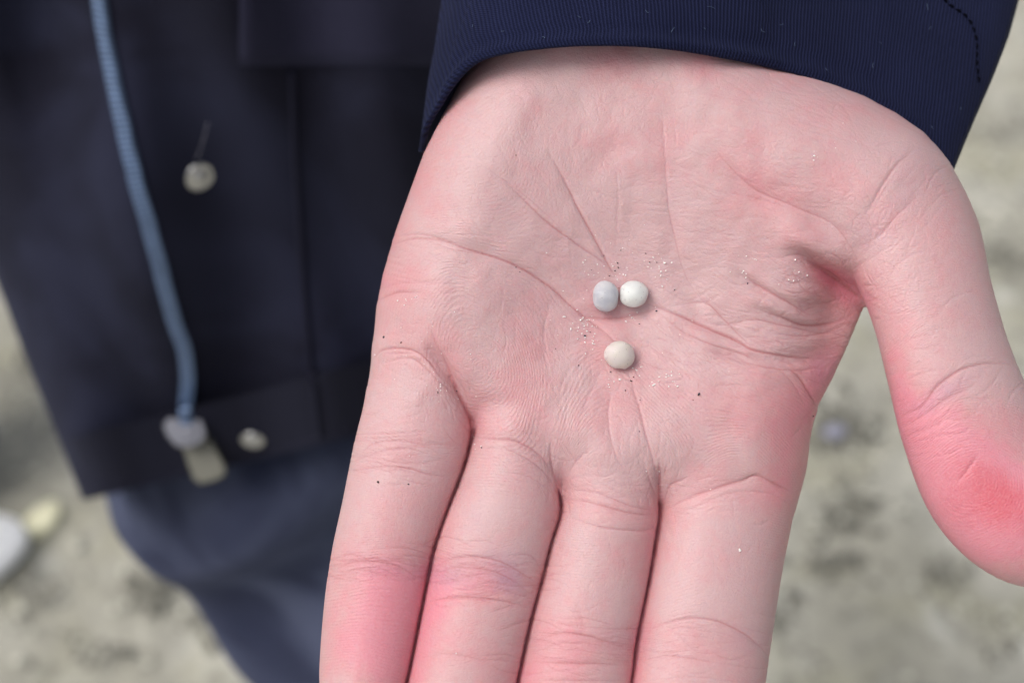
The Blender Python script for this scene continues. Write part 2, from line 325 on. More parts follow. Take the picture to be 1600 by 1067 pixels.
major = [
 ([(600, 388), (640, 374), (690, 376), (740, 392), (800, 412), (860, 448), (905, 488), (950, 522), (985, 560)], 2.0, .62),
 ([(610, 372), (660, 366), (720, 384), (790, 408)], 1.5, .4), ([(640, 366), (700, 388), (770, 400)], 1.4, .35),
 ([(588, 470), (620, 458), (660, 458)], 1.8, .45), ([(590, 450), (640, 442), (690, 446)], 1.4, .25),
 ([(780, 276), (812, 306), (850, 342), (900, 380), (940, 408), (960, 428)], 1.9, .5),
 ([(856, 236), (880, 280), (905, 330), (935, 385), (957, 425), (968, 436)], 1.9, .6),
 ([(740, 250), (790, 282), (850, 330), (890, 372)], 1.4, .3), ([(850, 380), (900, 372), (950, 378)], 1.2, .22),
 ([(1032, 160), (1037, 220), (1040, 280), (1045, 330), (1056, 380), (1066, 420), (1082, 452), (1110, 486)], 1.5, .36),
 ([(962, 250), (964, 320), (960, 400)], 1.4, .25), ([(895, 492), (940, 498), (985, 494), (1030, 484)], 2.4, .5),
 ([(1010, 476), (1050, 490), (1100, 512), (1140, 530), (1180, 552), (1230, 562), (1290, 566)], 2.2, .75),
 ([(1020, 484), (1070, 520), (1120, 542), (1160, 556), (1200, 572)], 1.7, .5), ([(1050, 478), (1100, 474), (1130, 500), (1160, 530), (1190, 556)], 1.6, .5),
 ([(1080, 500), (1130, 508), (1180, 498), (1230, 508), (1290, 520), (1330, 510)], 1.7, .5),
 ([(1150, 424), (1190, 450), (1240, 478), (1275, 500)], 1.9, .55), ([(1180, 480), (1220, 496), (1260, 508), (1310, 500), (1345, 480)], 2.0, .6),
 ([(1200, 520), (1250, 524), (1300, 516), (1330, 500)], 1.6, .5), ([(1140, 560), (1200, 574), (1250, 580), (1290, 572)], 1.5, .5),
 ([(1220, 566), (1250, 590), (1270, 622), (1280, 640)], 1.9, .6), ([(1200, 560), (1240, 600), (1262, 640)], 1.4, .35),
 ([(1250, 400), (1290, 425), (1330, 455), (1350, 470)], 3.0, .75), ([(1235, 470), (1280, 476), (1320, 462)], 1.6, .4), ([(1210, 405), (1250, 398), (1290, 420)], 1.6, .4),
 ([(1110, 224), (1140, 260), (1180, 296), (1240, 322), (1300, 350), (1330, 388), (1345, 420)], 1.8, .42),
 ([(1130, 300), (1190, 312), (1250, 330)], 1.4, .3),
 ([(1345, 350), (1375, 300), (1400, 262), (1430, 235)], 1.8, .42), ([(1330, 390), (1370, 372), (1400, 340), (1440, 300)], 1.6, .4), ([(1350, 335), (1362, 365), (1350, 400)], 1.4, .35),
 ([(1375, 480), (1390, 430), (1420, 400), (1460, 390)], 1.4, .3), ([(1310, 440), (1350, 410), (1380, 390)], 1.2, .3),
 # lines running down to the webs
 ([(984, 580), (990, 610), (1000, 640), (1012, 690), (1026, 740), (1031, 775)], 1.8, .42), ([(955, 610), (950, 650), (958, 700), (975, 735)], 1.5, .32),
 ([(925, 700), (900, 720), (884, 750)], 1.4, .35), ([(860, 690), (862, 720), (872, 755)], 1.8, .5), ([(1075, 745), (1045, 760), (1034, 785)], 1.6, .5),
 ([(1005, 725), (1020, 760), (1030, 785)], 1.5, .45), ([(1030, 720), (1031, 760), (1032, 790)], 2.2, .7),
 ([(940, 580), (920, 620), (905, 660)], 1.3, .2), ([(860, 470), (850, 520), (852, 570)], 1.3, .22), ([(780, 630), (775, 660), (800, 650)], 1.4, .2),
 ([(690, 555), (705, 590), (725, 630), (738, 660), (740, 690)], 2.6, .8), ([(670, 505), (685, 545), (700, 575)], 2.2, .3),
 ([(584, 560), (600, 545), (640, 546), (670, 562), (690, 590)], 1.8, .6), ([(590, 570), (640, 560), (680, 590), (720, 625)], 1.4, .4), ([(600, 552), (650, 552)], 1.4, .4),
 ([(740, 683), (770, 685), (810, 690), (845, 712), (868, 745)], 1.9, .5), ([(748, 700), (800, 704), (850, 735), (874, 770)], 1.5, .38), ([(775, 735), (830, 745), (868, 775)], 1.3, .3),
 ([(880, 780), (920, 785), (960, 796), (1000, 806), (1028, 808)], 2.0, .5), ([(884, 806), (940, 822), (1000, 828), (1026, 824)], 1.8, .42), ([(880, 765), (930, 770), (985, 790), (1024, 800)], 1.5, .42),
 ([(1036, 798), (1070, 780), (1110, 765), (1160, 752), (1190, 745), (1236, 772)], 2.0, .58), ([(1045, 805), (1090, 790), (1140, 770), (1200, 770), (1240, 790)], 1.4, .34), ([(1180, 742), (1210, 755), (1238, 770)], 2.0, .5),
 # pinky joint lines
 ([(562, 712), (580, 694), (610, 688), (650, 692), (680, 700)], 1.7, .45), ([(556, 724), (590, 706), (640, 702), (670, 712)], 1.5, .38), ([(558, 735), (590, 728), (640, 732), (665, 740), (700, 745)], 1.7, .5), ([(585, 722), (630, 724), (660, 728)], 1.5, .4),
 ([(520, 892), (550, 878), (590, 878), (625, 886), (655, 905)], 2.0, .6), ([(524, 902), (560, 890), (600, 898), (650, 902)], 1.5, .4), ([(560, 886), (600, 890), (640, 915)], 1.5, .42),
 # ring joint
 ([(676, 886), (700, 874), (740, 870), (780, 876), (820, 898), (838, 912)], 1.9, .55), ([(672, 900), (710, 886), (760, 890), (800, 905), (835, 930)], 1.7, .55), ([(672, 912), (720, 902), (770, 896), (820, 922)], 1.5, .42),
 ([(668, 940), (700, 932), (740, 932), (790, 938), (828, 950)], 1.8, .58), ([(700, 925), (760, 916), (800, 925), (836, 938)], 1.4, .38), ([(680, 895), (740, 880), (790, 890)], 1.4, .35), ([(650, 1028), (700, 1020), (760, 1030), (812, 1026)], 1.5, .3),
 # middle joint
 ([(840, 1000), (870, 990), (910, 992), (950, 1004), (990, 1020)], 1.9, .55), ([(828, 1022), (870, 1006), (920, 1006), (980, 1016)], 1.5, .4), ([(830, 1034), (880, 1036), (930, 1036), (985, 1040)], 2.0, .55), ([(850, 1012), (900, 1015), (950, 1022)], 1.3, .32),
 ([(900, 945), (912, 975), (905, 1000)], 1.3, .25), ([(830, 1058), (900, 1062), (980, 1062)], 1.6, .35),
 # index joint
 ([(1000, 990), (1040, 974), (1090, 966), (1140, 978), (1180, 1005), (1200, 1030)], 1.9, .5), ([(1010, 1000), (1060, 980), (1120, 990), (1170, 1015)], 1.3, .28), ([(1000, 1032), (1040, 1024), (1080, 1028), (1120, 1034)], 1.7, .4),
 ([(1010, 1060), (1080, 1056), (1150, 1062)], 1.3, .28),
 # thumb joint
 ([(1398, 665), (1415, 648), (1440, 635), (1465, 605), (1500, 580), (1540, 570), (1580, 572)], 2.0, .55), ([(1405, 672), (1440, 650), (1480, 625), (1530, 600)], 1.7, .42), ([(1402, 685), (1450, 668), (1500, 640)], 1.3, .28),
 ([(1395, 640), (1440, 620), (1470, 595)], 1.3, .28), ([(1495, 755), (1515, 730), (1530, 712)], 1.6, .35), ([(1380, 545), (1420, 530), (1470, 520)], 1.3, .22),
]
soft = np.zeros((MH, MW), np.float32)
for pts, w, a in major: stroke(crease, pts, w * .74, a * 1.05, .55); stroke(soft, pts, 5.0, a)
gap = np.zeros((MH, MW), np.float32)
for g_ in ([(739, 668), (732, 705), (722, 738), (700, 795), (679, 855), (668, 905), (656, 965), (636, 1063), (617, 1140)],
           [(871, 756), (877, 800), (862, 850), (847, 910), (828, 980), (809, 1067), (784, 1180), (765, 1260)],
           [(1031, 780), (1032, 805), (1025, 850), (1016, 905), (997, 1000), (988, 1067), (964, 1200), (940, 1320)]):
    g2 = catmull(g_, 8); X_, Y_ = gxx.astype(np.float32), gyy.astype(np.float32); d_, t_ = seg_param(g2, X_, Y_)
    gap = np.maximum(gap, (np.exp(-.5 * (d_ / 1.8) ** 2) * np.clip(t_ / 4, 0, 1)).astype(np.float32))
# beyond the frame: the last joints
for cx, cy, hw in ((735, 1130, 75), (890, 1210, 80), (1080, 1190, 85)):
    for q in (-9, 3): stroke(crease, [(cx - hw, cy + q), (cx, cy + q - 6), (cx + hw, cy + q + 2)], 1.8, .5, .4)
# web of fine secondary lines
def scatter(n, cx, cy, rx, ry, ang, spread, L, w, a, bend=.12):
    for _ in range(n):
        x = rng.normal(cx, rx); y = rng.normal(cy, ry); t = math.radians(rng.normal(ang, spread)); l = L * rng.uniform(.5, 1.4); b = rng.normal(0, bend) * l
        dx, dy = math.cos(t), math.sin(t)
        stroke(crease, [(x - dx * l / 2, y - dy * l / 2), (x - dy * b, y + dx * b), (x + dx * l / 2, y + dy * l / 2)], w, a * rng.uniform(.5, 1.1), .35)
scatter(90, 1210, 250, 100, 70, 22, 12, 110, 1.1, .2); scatter(36, 1120, 340, 60, 60, 12, 12, 90, 1.1, .17)
scatter(60, 1390, 370, 60, 80, -48, 18, 70, 1.1, .22); scatter(50, 1370, 420, 50, 70, 70, 20, 50, 1.0, .18)
scatter(70, 1180, 520, 80, 36, 14, 16, 80, 1.2, .28); scatter(40, 1270, 480, 40, 30, -8, 18, 60, 1.2, .28)
scatter(50, 860, 290, 90, 90, 40, 28, 80, 1.1, .17); scatter(40, 700, 200, 60, 60, -20, 30, 60, 1.1, .14); scatter(40, 960, 250, 90, 90, 88, 25, 70, 1.0, .13)
scatter(40, 660, 400, 50, 30, 6, 10, 70, 1.1, .22); scatter(50, 1100, 460, 120, 60, 25, 30, 60, 1.1, .2)
scatter(40, 970, 690, 60, 50, 85, 14, 70, 1.1, .2); scatter(50, 960, 780, 50, 18, 6, 10, 50, 1.1, .26); scatter(30, 1120, 780, 60, 18, -12, 10, 60, 1.1, .24); scatter(30, 810, 715, 40, 22, 20, 12, 50, 1.1, .22)
scatter(46, 640, 640, 50, 60, 4, 10, 60, 1.1, .16); scatter(34, 610, 712, 40, 14, 2, 8, 70, 1.2, .28); scatter(30, 590, 890, 40, 12, 6, 8, 70, 1.2, .3)
scatter(40, 750, 905, 50, 20, 4, 10, 80, 1.3, .32); scatter(40, 905, 1015, 50, 16, 3, 8, 80, 1.2, .26); scatter(30, 1095, 1000, 60, 22, 8, 10, 80, 1.2, .22)
scatter(40, 1480, 610, 50, 40, -25, 14, 70, 1.2, .24); scatter(60, 1420, 500, 50, 70, -20, 20, 50, 1.0, .16)
scatter(40, 780, 820, 40, 40, 4, 14, 40, 1.0, .12); scatter(40, 950, 900, 40, 50, 4, 60, 40, 1.0, .12); scatter(40, 1110, 880, 50, 60, 3, 60, 45, 1.0, .12)
scatter(60, 1290, 600, 16, 40, -60, 14, 50, 1.1, .25)

scatter(60, 1290, 455, 36, 26, 30, 26, 46, .9, .45); scatter(90, 1000, 560, 130, 60, 20, 40, 60, .9, .2); scatter(70, 900, 400, 90, 60, 42, 30, 70, .9, .18); scatter(120, 1180, 380, 110, 60, 12, 10, 90, .9, .22); scatter(90, 1230, 200, 110, 50, 18, 12, 110, .9, .2); scatter(60, 1120, 540, 80, 24, 22, 12, 60, .9, .34)
scatter(60, 1210, 560, 50, 18, 6, 16, 50, .9, .36); scatter(50, 1290, 490, 30, 24, -15, 22, 50, 1.0, .4); scatter(60, 1060, 130, 110, 40, 15, 50, 60, .9, .16); scatter(60, 900, 170, 120, 50, 60, 50, 60, .9, .15)
scatter(80, 1370, 400, 40, 50, -45, 40, 40, .9, .28); scatter(40, 1030, 770, 18, 30, 90, 30, 34, .9, .3); scatter(40, 872, 745, 14, 24, 75, 30, 34, .9, .3); scatter(24, 720, 630, 14, 30, 60, 14, 40, .9, .3)
scatter(50, 745, 890, 50, 16, 2, 7, 90, 1.2, .4); scatter(36, 905, 1010, 50, 18, 3, 6, 90, 1.1, .36); scatter(36, 610, 710, 40, 18, 4, 7, 80, 1.1, .36); scatter(24, 590, 888, 40, 9, 5, 6, 80, 1.1, .38); scatter(30, 1095, 1000, 60, 22, 6, 8, 90, 1.1, .28)
scatter(40, 1440, 640, 36, 24, -38, 10, 60, 1.1, .3)
def blob(mp, cx, cy, sx, sy, a, rot=0):
    c, s_ = math.cos(math.radians(rot)), math.sin(math.radians(rot)); dx, dy = gxx - cx, gyy - cy
    mp += (a * np.exp(-.5 * (((dx * c + dy * s_) / sx) ** 2 + ((-dx * s_ + dy * c) / sy) ** 2))).astype(np.float32)
for b in [(600, 1000, 62, 85, .85), (585, 900, 50, 40, .25), (620, 730, 60, 30, .18), (745, 912, 70, 26, .38), (760, 1030, 60, 60, .22), (905, 1000, 60, 40, .26), (880, 1060, 60, 30, .2),
          (1095, 1000, 60, 40, .14), (1235, 720, 30, 90, .36, 12), (1225, 640, 60, 50, .30), (1285, 590, 30, 60, .45, 20), (1200, 770, 60, 24, .25), (640, 430, 60, 50, .12), (605, 500, 26, 90, .16),
          (650, 260, 24, 130, .35, 22), (820, 620, 70, 60, .16), (1010, 600, 60, 40, .2), (1440, 690, 46, 60, .5, -20), (1400, 570, 22, 90, .45, -10), (1555, 765, 78, 55, .62, 38), (1520, 860, 80, 40, .5, 35), (1490, 790, 60, 60, .35),
          (1475, 640, 60, 40, .25), (1310, 440, 40, 22, .35, 35), (1330, 490, 26, 40, .25), (1180, 290, 110, 40, .18, 20), (1030, 100, 130, 24, .12), (1480, 440, 60, 60, .1),
          (738, 665, 12, 30, .25, 12), (738, 690, 26, 40, .2), (876, 770, 14, 26, .2), (1031, 800, 14, 22, .2), (940, 480, 60, 26, .16), (700, 560, 30, 50, .2, -30), (795, 745, 40, 20, .12), (950, 800, 60, 20, .18),
          (1350, 300, 120, 20, .12, 30), (1150, 640, 50, 50, .12)]:
    blob(flush_shade, *b)
blob(flush_shade, 1585, 790, 80, 45, .35, 38); blob(flush_shade, 1582, 788, 66, 34, .8, 40)
blob(flush_shade, 1305, 438, 32, 11, .45, 36); blob(flush_shade, 1335, 480, 24, 40, .15); blob(flush_shade, 1000, 92, 160, 16, .12)  # thumb fold and cuff edge reddened: the tint of shaded skin painted in
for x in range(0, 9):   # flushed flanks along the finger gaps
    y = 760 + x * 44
    blob(flush_shade, 712 - x * 8.6 , y, 14, 40, .09); blob(flush_shade, 868 - x * 7.5, y + 40, 14, 40, .09); blob(flush_shade, 1022 - x * 5.6, y + 60, 12, 34, .2)
flush_shade += .15 * vnoise(flush_shade.shape, 70, 5).astype(np.float32) + .05 * vnoise(flush_shade.shape, 26, 6).astype(np.float32) + .05 * vnoise(flush_shade.shape, 11, 8).astype(np.float32)
for b in [(700, 900, 26, 14, .5), (800, 905, 24, 20, .6, 30), (745, 870, 50, 12, .25), (1480, 610, 40, 14, .5, -30), (1440, 640, 20, 10, .3), (600, 890, 40, 12, .35), (1290, 560, 30, 26, .4), (950, 1010, 60, 20, .2), (1180, 1000, 24, 16, .3),
          (760, 830, 40, 50, .15), (1420, 280, 30, 40, .2, 40), (1370, 370, 30, 30, .25)]:
    blob(vein, *b)
vein += .15 * vnoise(vein.shape, 45, 15).astype(np.float32)

# friction ridges: a smooth phase whose level lines are the ridges
def softmin(ds, k=26.0):
    s_ = sum(np.exp(-d / k) for d in ds); return -k * np.log(s_ + 1e-30)
_gx, _gy = gxx, gyy; gxx = gxx + 34 * vnoise(crease.shape, 150, 41) + 7 * vnoise(crease.shape, 70, 42); gyy = gyy + 34 * vnoise(crease.shape, 150, 43) + 7 * vnoise(crease.shape, 70, 44)
ph_p = softmin([np.hypot((gxx - 745) * 1.0, (gyy - 560) * .8), np.hypot((gxx - 960) * 1.15, (gyy - 700) * .75) + 6, np.hypot(gxx - 1140, (gyy - 790) * .9) + 10,
                np.hypot((gxx - 1230) * .8, gyy - 330) + 40, np.hypot(gxx - 1000, (gyy - 300) * .8) + 60], 30)
ph_f = (gyy + 10 * np.sin(gxx / 42.0)) * 1.0
ph_t = np.hypot((gxx - 1512) * .8 + (gyy - 772) * .5, (gyy - 772) * 1.05 - (gxx - 1512) * .25)
gxx, gyy = _gx, _gy
wf = 1 / (1 + np.exp(-(gyy - (770 + 30 * np.sin((gxx - 600) / 120.0) - 120 * (gxx < 735))) / 12.0)); wt = 1 / (1 + np.exp(-(gxx - 1375) / 12.0))
wig = 6 * vnoise(ph_p.shape, 60, 31) + .8 * vnoise(ph_p.shape, 18, 32)
ph_p, ph_f, ph_t = [(q + wig).astype(np.float32) for q in (ph_p, ph_f, ph_t)]
wf = wf.astype(np.float32); wt = wt.astype(np.float32); ph = ph_p
ramp = (np.ones_like(ph) * .42)
blob(ramp, 700, 480, 120, 110, .4); blob(ramp, 900, 660, 130, 70, .5); blob(ramp, 1180, 660, 90, 80, .6); blob(ramp, 1490, 740, 110, 130, .4); blob(ramp, 600, 950, 80, 80, .6); blob(ramp, 1030, 220, 200, 120, -.25)
for b in [(960, 700, 34, 34, -.8), (1140, 790, 40, 30, -.7), (1230, 330, 40, 40, -.4), (1000, 300, 40, 40, -.4), (745, 560, 36, 36, -.45), (1512, 772, 40, 40, -.3)]: blob(ramp, *b)
ramp = np.clip(ramp * (1 + .35 * vnoise(ramp.shape, 50, 33)), .05, 1.1).astype(np.float32)

n = len(me2.vertices); cow = np.empty(n * 3, np.float32); me2.vertices.foreach_get('co', cow); cow = cow.reshape(-1, 3)
nor = np.empty(n * 3, np.float32); me2.vertex_normals.foreach_get('vector', nor); nor = nor.reshape(-1, 3)
Q = ((cow - np.array(list(HAND))) @ M3.T) * 1000; N = nor @ M3.T
kk = D / (D - Q[:, 2]) / S; HX = 800 + Q[:, 0] * kk; HY = 533.5 - Q[:, 1] * kk
def sample(mp):
    x = np.clip(HX - MX, 0, MW - 1.01); y = np.clip(HY - MY, 0, MH - 1.01); xi = x.astype(int); yi = y.astype(int); fx = x - xi; fy = y - yi
    return (mp[yi, xi] * (1 - fx) + mp[yi, xi + 1] * fx) * (1 - fy) + (mp[yi + 1, xi] * (1 - fx) + mp[yi + 1, xi + 1] * fx) * fy
inside = np.clip((MY + MH - 6 - HY) / 30, 0, 1) * np.clip((MX + MW - 4 - HX) / 20, 0, 1) * np.clip((HY - MY) / 20, 0, 1)
front = np.clip((N[:, 2] + .05) / .3, 0, 1) * inside
cr = sample(crease) * front
fl = sample(flush_shade) * np.clip((N[:, 2] + .6) / .6, .15, 1)
disp = -.45 * cr - .26 * sample(soft) * front
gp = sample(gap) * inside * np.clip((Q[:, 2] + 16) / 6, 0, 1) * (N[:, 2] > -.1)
cow2 = cow + nor * (disp / 1000)[:, None] - M3[2][None] * (gp * 2.3 / 1000)[:, None];
cr = np.maximum(cr, np.clip(gp * .5, 0, .5)); fl = fl + gp * .35; me2.vertices.foreach_set('co', cow2.ravel())  # finger gaps also coloured dark red: painted shade over redder fold skin
for nm, arr in (('crease', cr), ('flush_shade', fl), ('vein', sample(vein) * front), ('ridge_amount', sample(ramp) * front)):
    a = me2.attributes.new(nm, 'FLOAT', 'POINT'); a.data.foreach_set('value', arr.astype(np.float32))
for nm, vec in (('ridge_phase', (sample(ph_p), sample(ph_f), sample(ph_t))), ('ridge_zone', (sample(wf), sample(wt), np.zeros(n)))):
    a = me2.attributes.new(nm, 'FLOAT_VECTOR', 'POINT'); a.data.foreach_set('vector', np.stack(vec, 1).astype(np.float32).ravel())
me2.update()

def mat_skin():
    m = NT('skin'); pos = m.n('NewGeometry').outputs['Position']
    fl = m.attr('flush_shade').outputs['Fac']; cr = m.attr('crease').outputs['Fac']; ve = m.attr('vein').outputs['Fac']; rp = m.n('SeparateXYZ'); m.l(m.attr('ridge_phase').outputs['Vector'], rp.inputs[0]); rz = m.n('SeparateXYZ'); m.l(m.attr('ridge_zone').outputs['Vector'], rz.inputs[0]); ra = m.attr('ridge_amount').outputs['Fac']
    n1 = m.noise(pos, 160, 4, .6); n2 = m.noise(pos, 620, 3, .6); n3 = m.noise(pos, 2600, 3, .6)
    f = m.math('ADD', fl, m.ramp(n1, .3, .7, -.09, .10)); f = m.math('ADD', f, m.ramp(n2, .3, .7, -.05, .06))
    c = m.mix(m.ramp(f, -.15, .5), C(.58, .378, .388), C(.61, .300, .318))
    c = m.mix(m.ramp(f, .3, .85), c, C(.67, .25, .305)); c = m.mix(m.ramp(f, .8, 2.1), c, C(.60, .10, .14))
    c = m.mix(m.ramp(ve, .0, .9, 0, .55), c, C(.40, .22, .34))
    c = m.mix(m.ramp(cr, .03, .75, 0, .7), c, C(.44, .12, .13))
    c = m.mix(m.ramp(n3, .35, .75, 0, .12), c, C(.8, .62, .58))
    sn = [m.math('SINE', m.math('MULTIPLY', rp.outputs[i], 2 * math.pi / 4.5)) for i in range(3)]
    def lerp(a, b, f): return m.math('ADD', a, m.math('MULTIPLY', m.math('SUBTRACT', b, a), f))
    s_ = lerp(lerp(sn[0], sn[1], rz.outputs[0]), sn[2], rz.outputs[1]); brk = m.ramp(m.noise(pos, 900, 2, .5), .25, .55)
    r = m.math('MULTIPLY', m.math('MULTIPLY', s_, ra), brk)
    c = m.mix(m.ramp(r, -1, 1, .06, 0), c, C(.45, .2, .2))
    vo = m.n('TexVoronoi', feature='DISTANCE_TO_EDGE'); vo.inputs['Scale'].default_value = 1300; m.l(pos, vo.inputs['Vector'])
    cell = m.ramp(vo.outputs['Distance'], 0, .12)
    nn = m.bump(r, .000021, 1.0); nn = m.bump(cell, .00006, .5, nn); nn = m.bump(n3, .00006, .5, nn); nn = m.bump(n2, .00022, .45, nn)
    m.p.inputs['Subsurface Radius'].default_value = (1.0, .35, .2)
    m.p.subsurface_method = 'RANDOM_WALK'
    return m.set(base=c, rough=m.ramp(n3, .2, .8, .36, .56), spec=.5, normal=nn, sss=.42, ssscale=.0014)
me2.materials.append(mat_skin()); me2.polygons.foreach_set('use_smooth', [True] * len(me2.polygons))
hand_bvh = bvh_of(hand)
CAMP = camo.matrix_world.translation.copy()
def on_hand(X, Y):
    d = (WP(X, Y, 0) - CAMP).normalized(); loc, nrm, i, dist = hand_bvh.ray_cast(CAMP, d)
    if loc is None: return WP(X, Y, 0), AZ.copy()
    return loc, nrm
def shift_mm(v, nrm, h): return v + nrm * (h / 1000)

# ------------------------------------------------------------------ beads
def mat_bead(name, base, edge, seed):
    m = NT(name); tc = m.n('TexCoord').outputs['Object']; n1 = m.noise(tc, 420 + seed, 4, .65); n2 = m.noise(tc, 1800, 3, .6); n3 = m.noise(tc, 1500 + 90 * seed, 2, .5)
    c = m.mix(m.ramp(n1, .3, .7), base, edge); c = m.mix(m.ramp(n3, .66, .74, 0, .55), c, C(.2, .19, .24))
    nn = m.bump(n2, .00008, .6); m.p.inputs['Subsurface Radius'].default_value = (1, 1, .95)
    m.p.inputs['Coat Weight'].default_value = 0.0
    return m.set(base=c, rough=.45, spec=.4, sss=1.0, ssscale=.004, normal=nn)
def bead(X, Y, rx, ry, rot, label, mat, seed, nub=0.0, flat=.8):
    loc, nrm = on_hand(X, Y); bm = bmesh.new(); bmesh.ops.create_icosphere(bm, subdivisions=5, radius=1)
    r = random.Random(seed); ks = [(Vector([r.uniform(-1, 1) for _ in range(3)]).normalized() * r.uniform(1.2, 4.0), r.uniform(0, 6), r.uniform(.005, .017)) for _ in range(9)]
    rxm, rym = rx * S, ry * S; rz = min(rxm, rym) * flat
    for v in bm.verts:
        d = v.co.copy(); f = 1 + sum(a * math.sin(k.dot(d) * 2 + p) for k, p, a in ks)
        if nub:
            g = Vector((.5, -.82, .1)).normalized().dot(d); f += nub * math.exp(-((1 - g) / .012)) 
        v.co = Vector((d.x * rxm * f, d.y * rym * f, d.z * rz * f)) / 1000
    bme = bpy.data.meshes.new('bead'); bm.to_mesh(bme); bm.free()
    o = link('bead', bme, mat); c, s_ = math.cos(math.radians(rot)), math.sin(math.radians(rot))
    R = Matrix((AX * c + AY * s_, AY * c - AX * s_, AZ)).transposed()
    o.matrix_world = Matrix.Translation(shift_mm(loc, AZ, rz * .78)) @ R.to_4x4()
    tag(o, label, 'bead', 'tiny round beads lying in the palm'); return o
bead(945.5, 463.5, 20.5, 24.5, 4, 'small bluish grey oval bead with faint dark flecks, beside the whitest bead', mat_bead('bead_blue_grey', C(.42, .425, .475), C(.52, .515, .53), 3), 3)
bead(989, 460, 22.2, 21.3, 20, 'small opaque milky white bead touching the bluish grey bead', mat_bead('bead_white', C(.66, .665, .64), C(.60, .62, .61), 9), 5, 0, .85)
bead(967, 554.5, 23.6, 22.2, -12, 'small cream coloured translucent bead lying alone below the other two', mat_bead('bead_cream', C(.58, .515, .505), C(.60, .56, .50), 6), 8, .06)

# ------------------------------------------------------------------ grains of sand on the skin
def mat_flat(name, col, rough=.6, spec=.4, **kw):
    m = NT(name); pos = m.n('TexCoord').outputs['Object']; nn = m.noise(pos, 300, 3, .6)
    c = m.mix(m.ramp(nn, .3, .7), col, C(*[min(1, x * 1.25) for x in col[:3]])); return m.set(base=c, rough=rough, spec=spec, **kw)
def grains(name, pts, mat, label):
    bm = bmesh.new()
    for (X, Y, r) in pts:
        loc, nrm = on_hand(X, Y); q = bmesh.ops.create_icosphere(bm, subdivisions=1, radius=1)['verts']
        rot = Matrix.Rotation(random.uniform(0, 6.28), 3, Vector([random.uniform(-1, 1) for _ in range(3)]).normalized())
        sc = Vector((random.uniform(.7, 1.4), random.uniform(.55, 1), random.uniform(.5, .8))) * r * S / 1000
        for v in q:
            d = v.co * random.uniform(.8, 1.15); v.co = loc + nrm * r * S * .55 / 1000 + rot @ Vector((d.x * sc.x, d.y * sc.y, d.z * sc.z))
    gm = bpy.data.meshes.new(name); bm.to_mesh(gm); bm.free(); o = link(name, gm, mat, smooth=False)
    return tag(o, label, kind='stuff')
white = []
def cl(n, x, y, sx, sy, r0=.7, r1=1.5):
    for _ in range(n): white.append((random.gauss(x, sx), random.gauss(y, sy), random.uniform(r0, r1) * 1.12))
cl(14, 915, 505, 9, 9, .8, 1.7); cl(12, 905, 520, 12, 10); cl(10, 925, 530, 8, 14); cl(8, 990, 498, 14, 5); cl(14, 1018, 412, 16, 8); cl(10, 925, 425, 12, 8); cl(6, 1030, 440, 12, 18)
cl(7, 966, 432, 8, 7); cl(9, 995, 578, 8, 9); cl(12, 1048, 594, 8, 6, .8, 1.7); cl(7, 1162, 424, 7, 4, .8, 1.6); cl(5, 1240, 432, 12, 12); cl(5, 1165, 402, 8, 4); cl(7, 960, 592, 14, 8); cl(5, 1022, 602, 3, 2)
cl(26, 930, 470, 70, 70, .5, 1.0); cl(16, 1030, 480, 70, 70, .5, .9); cl(10, 640, 540, 30, 30, .6, 1.1); cl(6, 684, 604, 3, 5, .8, 1.3); cl(8, 700, 628, 22, 16, .6, 1.1); cl(5, 640, 465, 12, 4); cl(5, 1272, 243, 12, 6, .6, 1.2)
cl(4, 738, 690, 6, 14, .7, 1.1); cl(8, 800, 500, 60, 60, .5, .9); cl(4, 1330, 250, 50, 40, .5, .9); cl(4, 980, 390, 30, 20, .6, 1)
white += [(1038, 411, 2.6), (1156, 860, 2.2), (1155, 858, 2.0), (902, 484, 1.6), (880, 495, 1.3), (1272, 244, 2.0), (1242, 406, 1.8), (1248, 425, 1.6), (1232, 437, 1.8), (926, 537, 2.0), (914, 535, 1.7), (968, 593, 1.9), (1021, 602, 2.0),
          (1045, 604, 1.7), (622, 470, 1.6), (632, 477, 1.4), (735, 553, 1.2), (627, 512, 1.3), (690, 552, 1.1), (752, 697, 1.1), (713, 1020, 1.6), (640, 712, 1.1), (736, 561, 1.2), (777, 532, 1.2), (1010, 736, 1.1), (1030, 736, 1.1), (1110, 764, 1.2)]
dark = [(965, 411, 1.6), (966, 418, 1.9), (961, 423, 1.4), (952, 431, 1.3), (944, 399, 1.2), (1015, 410, 1.5), (1026, 410, 1.4), (1026, 486, 2.0), (914, 525, 2.0), (904, 571, 1.8), (868, 545, 1.2), (954, 581, 1.6), (990, 589, 1.4), (986, 595, 1.9),
        (977, 610, 1.6), (1092, 616, 2.1), (1083, 625, 1.2), (1009, 396, 1.1), (970, 391, 1.1), (924, 422, 1.2), (1168, 443, 1.5), (600, 527, 1.7), (627, 535, 1.6), (684, 613, 1.6), (713, 611, 1.7), (753, 699, 1.4), (591, 753, 2.2), (638, 756, 1.5),
        (1054, 453, 1.0), (999, 506, 1.2), (922, 519, 1.0), (806, 418, 1.2), (806, 243, 1.4), (967, 450, 1.3), (812, 425, 1.2), (1270, 650, 1.4), (999, 674, 1.0), (1000, 625, 1.0)]
m = NT('pale_grain'); m.set(base=C(.93, .91, .88), rough=.25, spec=.7)
grains('pale_sand_grains', white, m.m, 'tiny pale sand grains sprinkled over the palm around the beads')
grains('dark_sand_grains', dark, mat_flat('dark_grain', C(.03, .025, .03), .5), 'tiny black specks of sand scattered over the palm')
m = NT('freckle'); grains('freckle_dots', [], m.m, '') if False else None

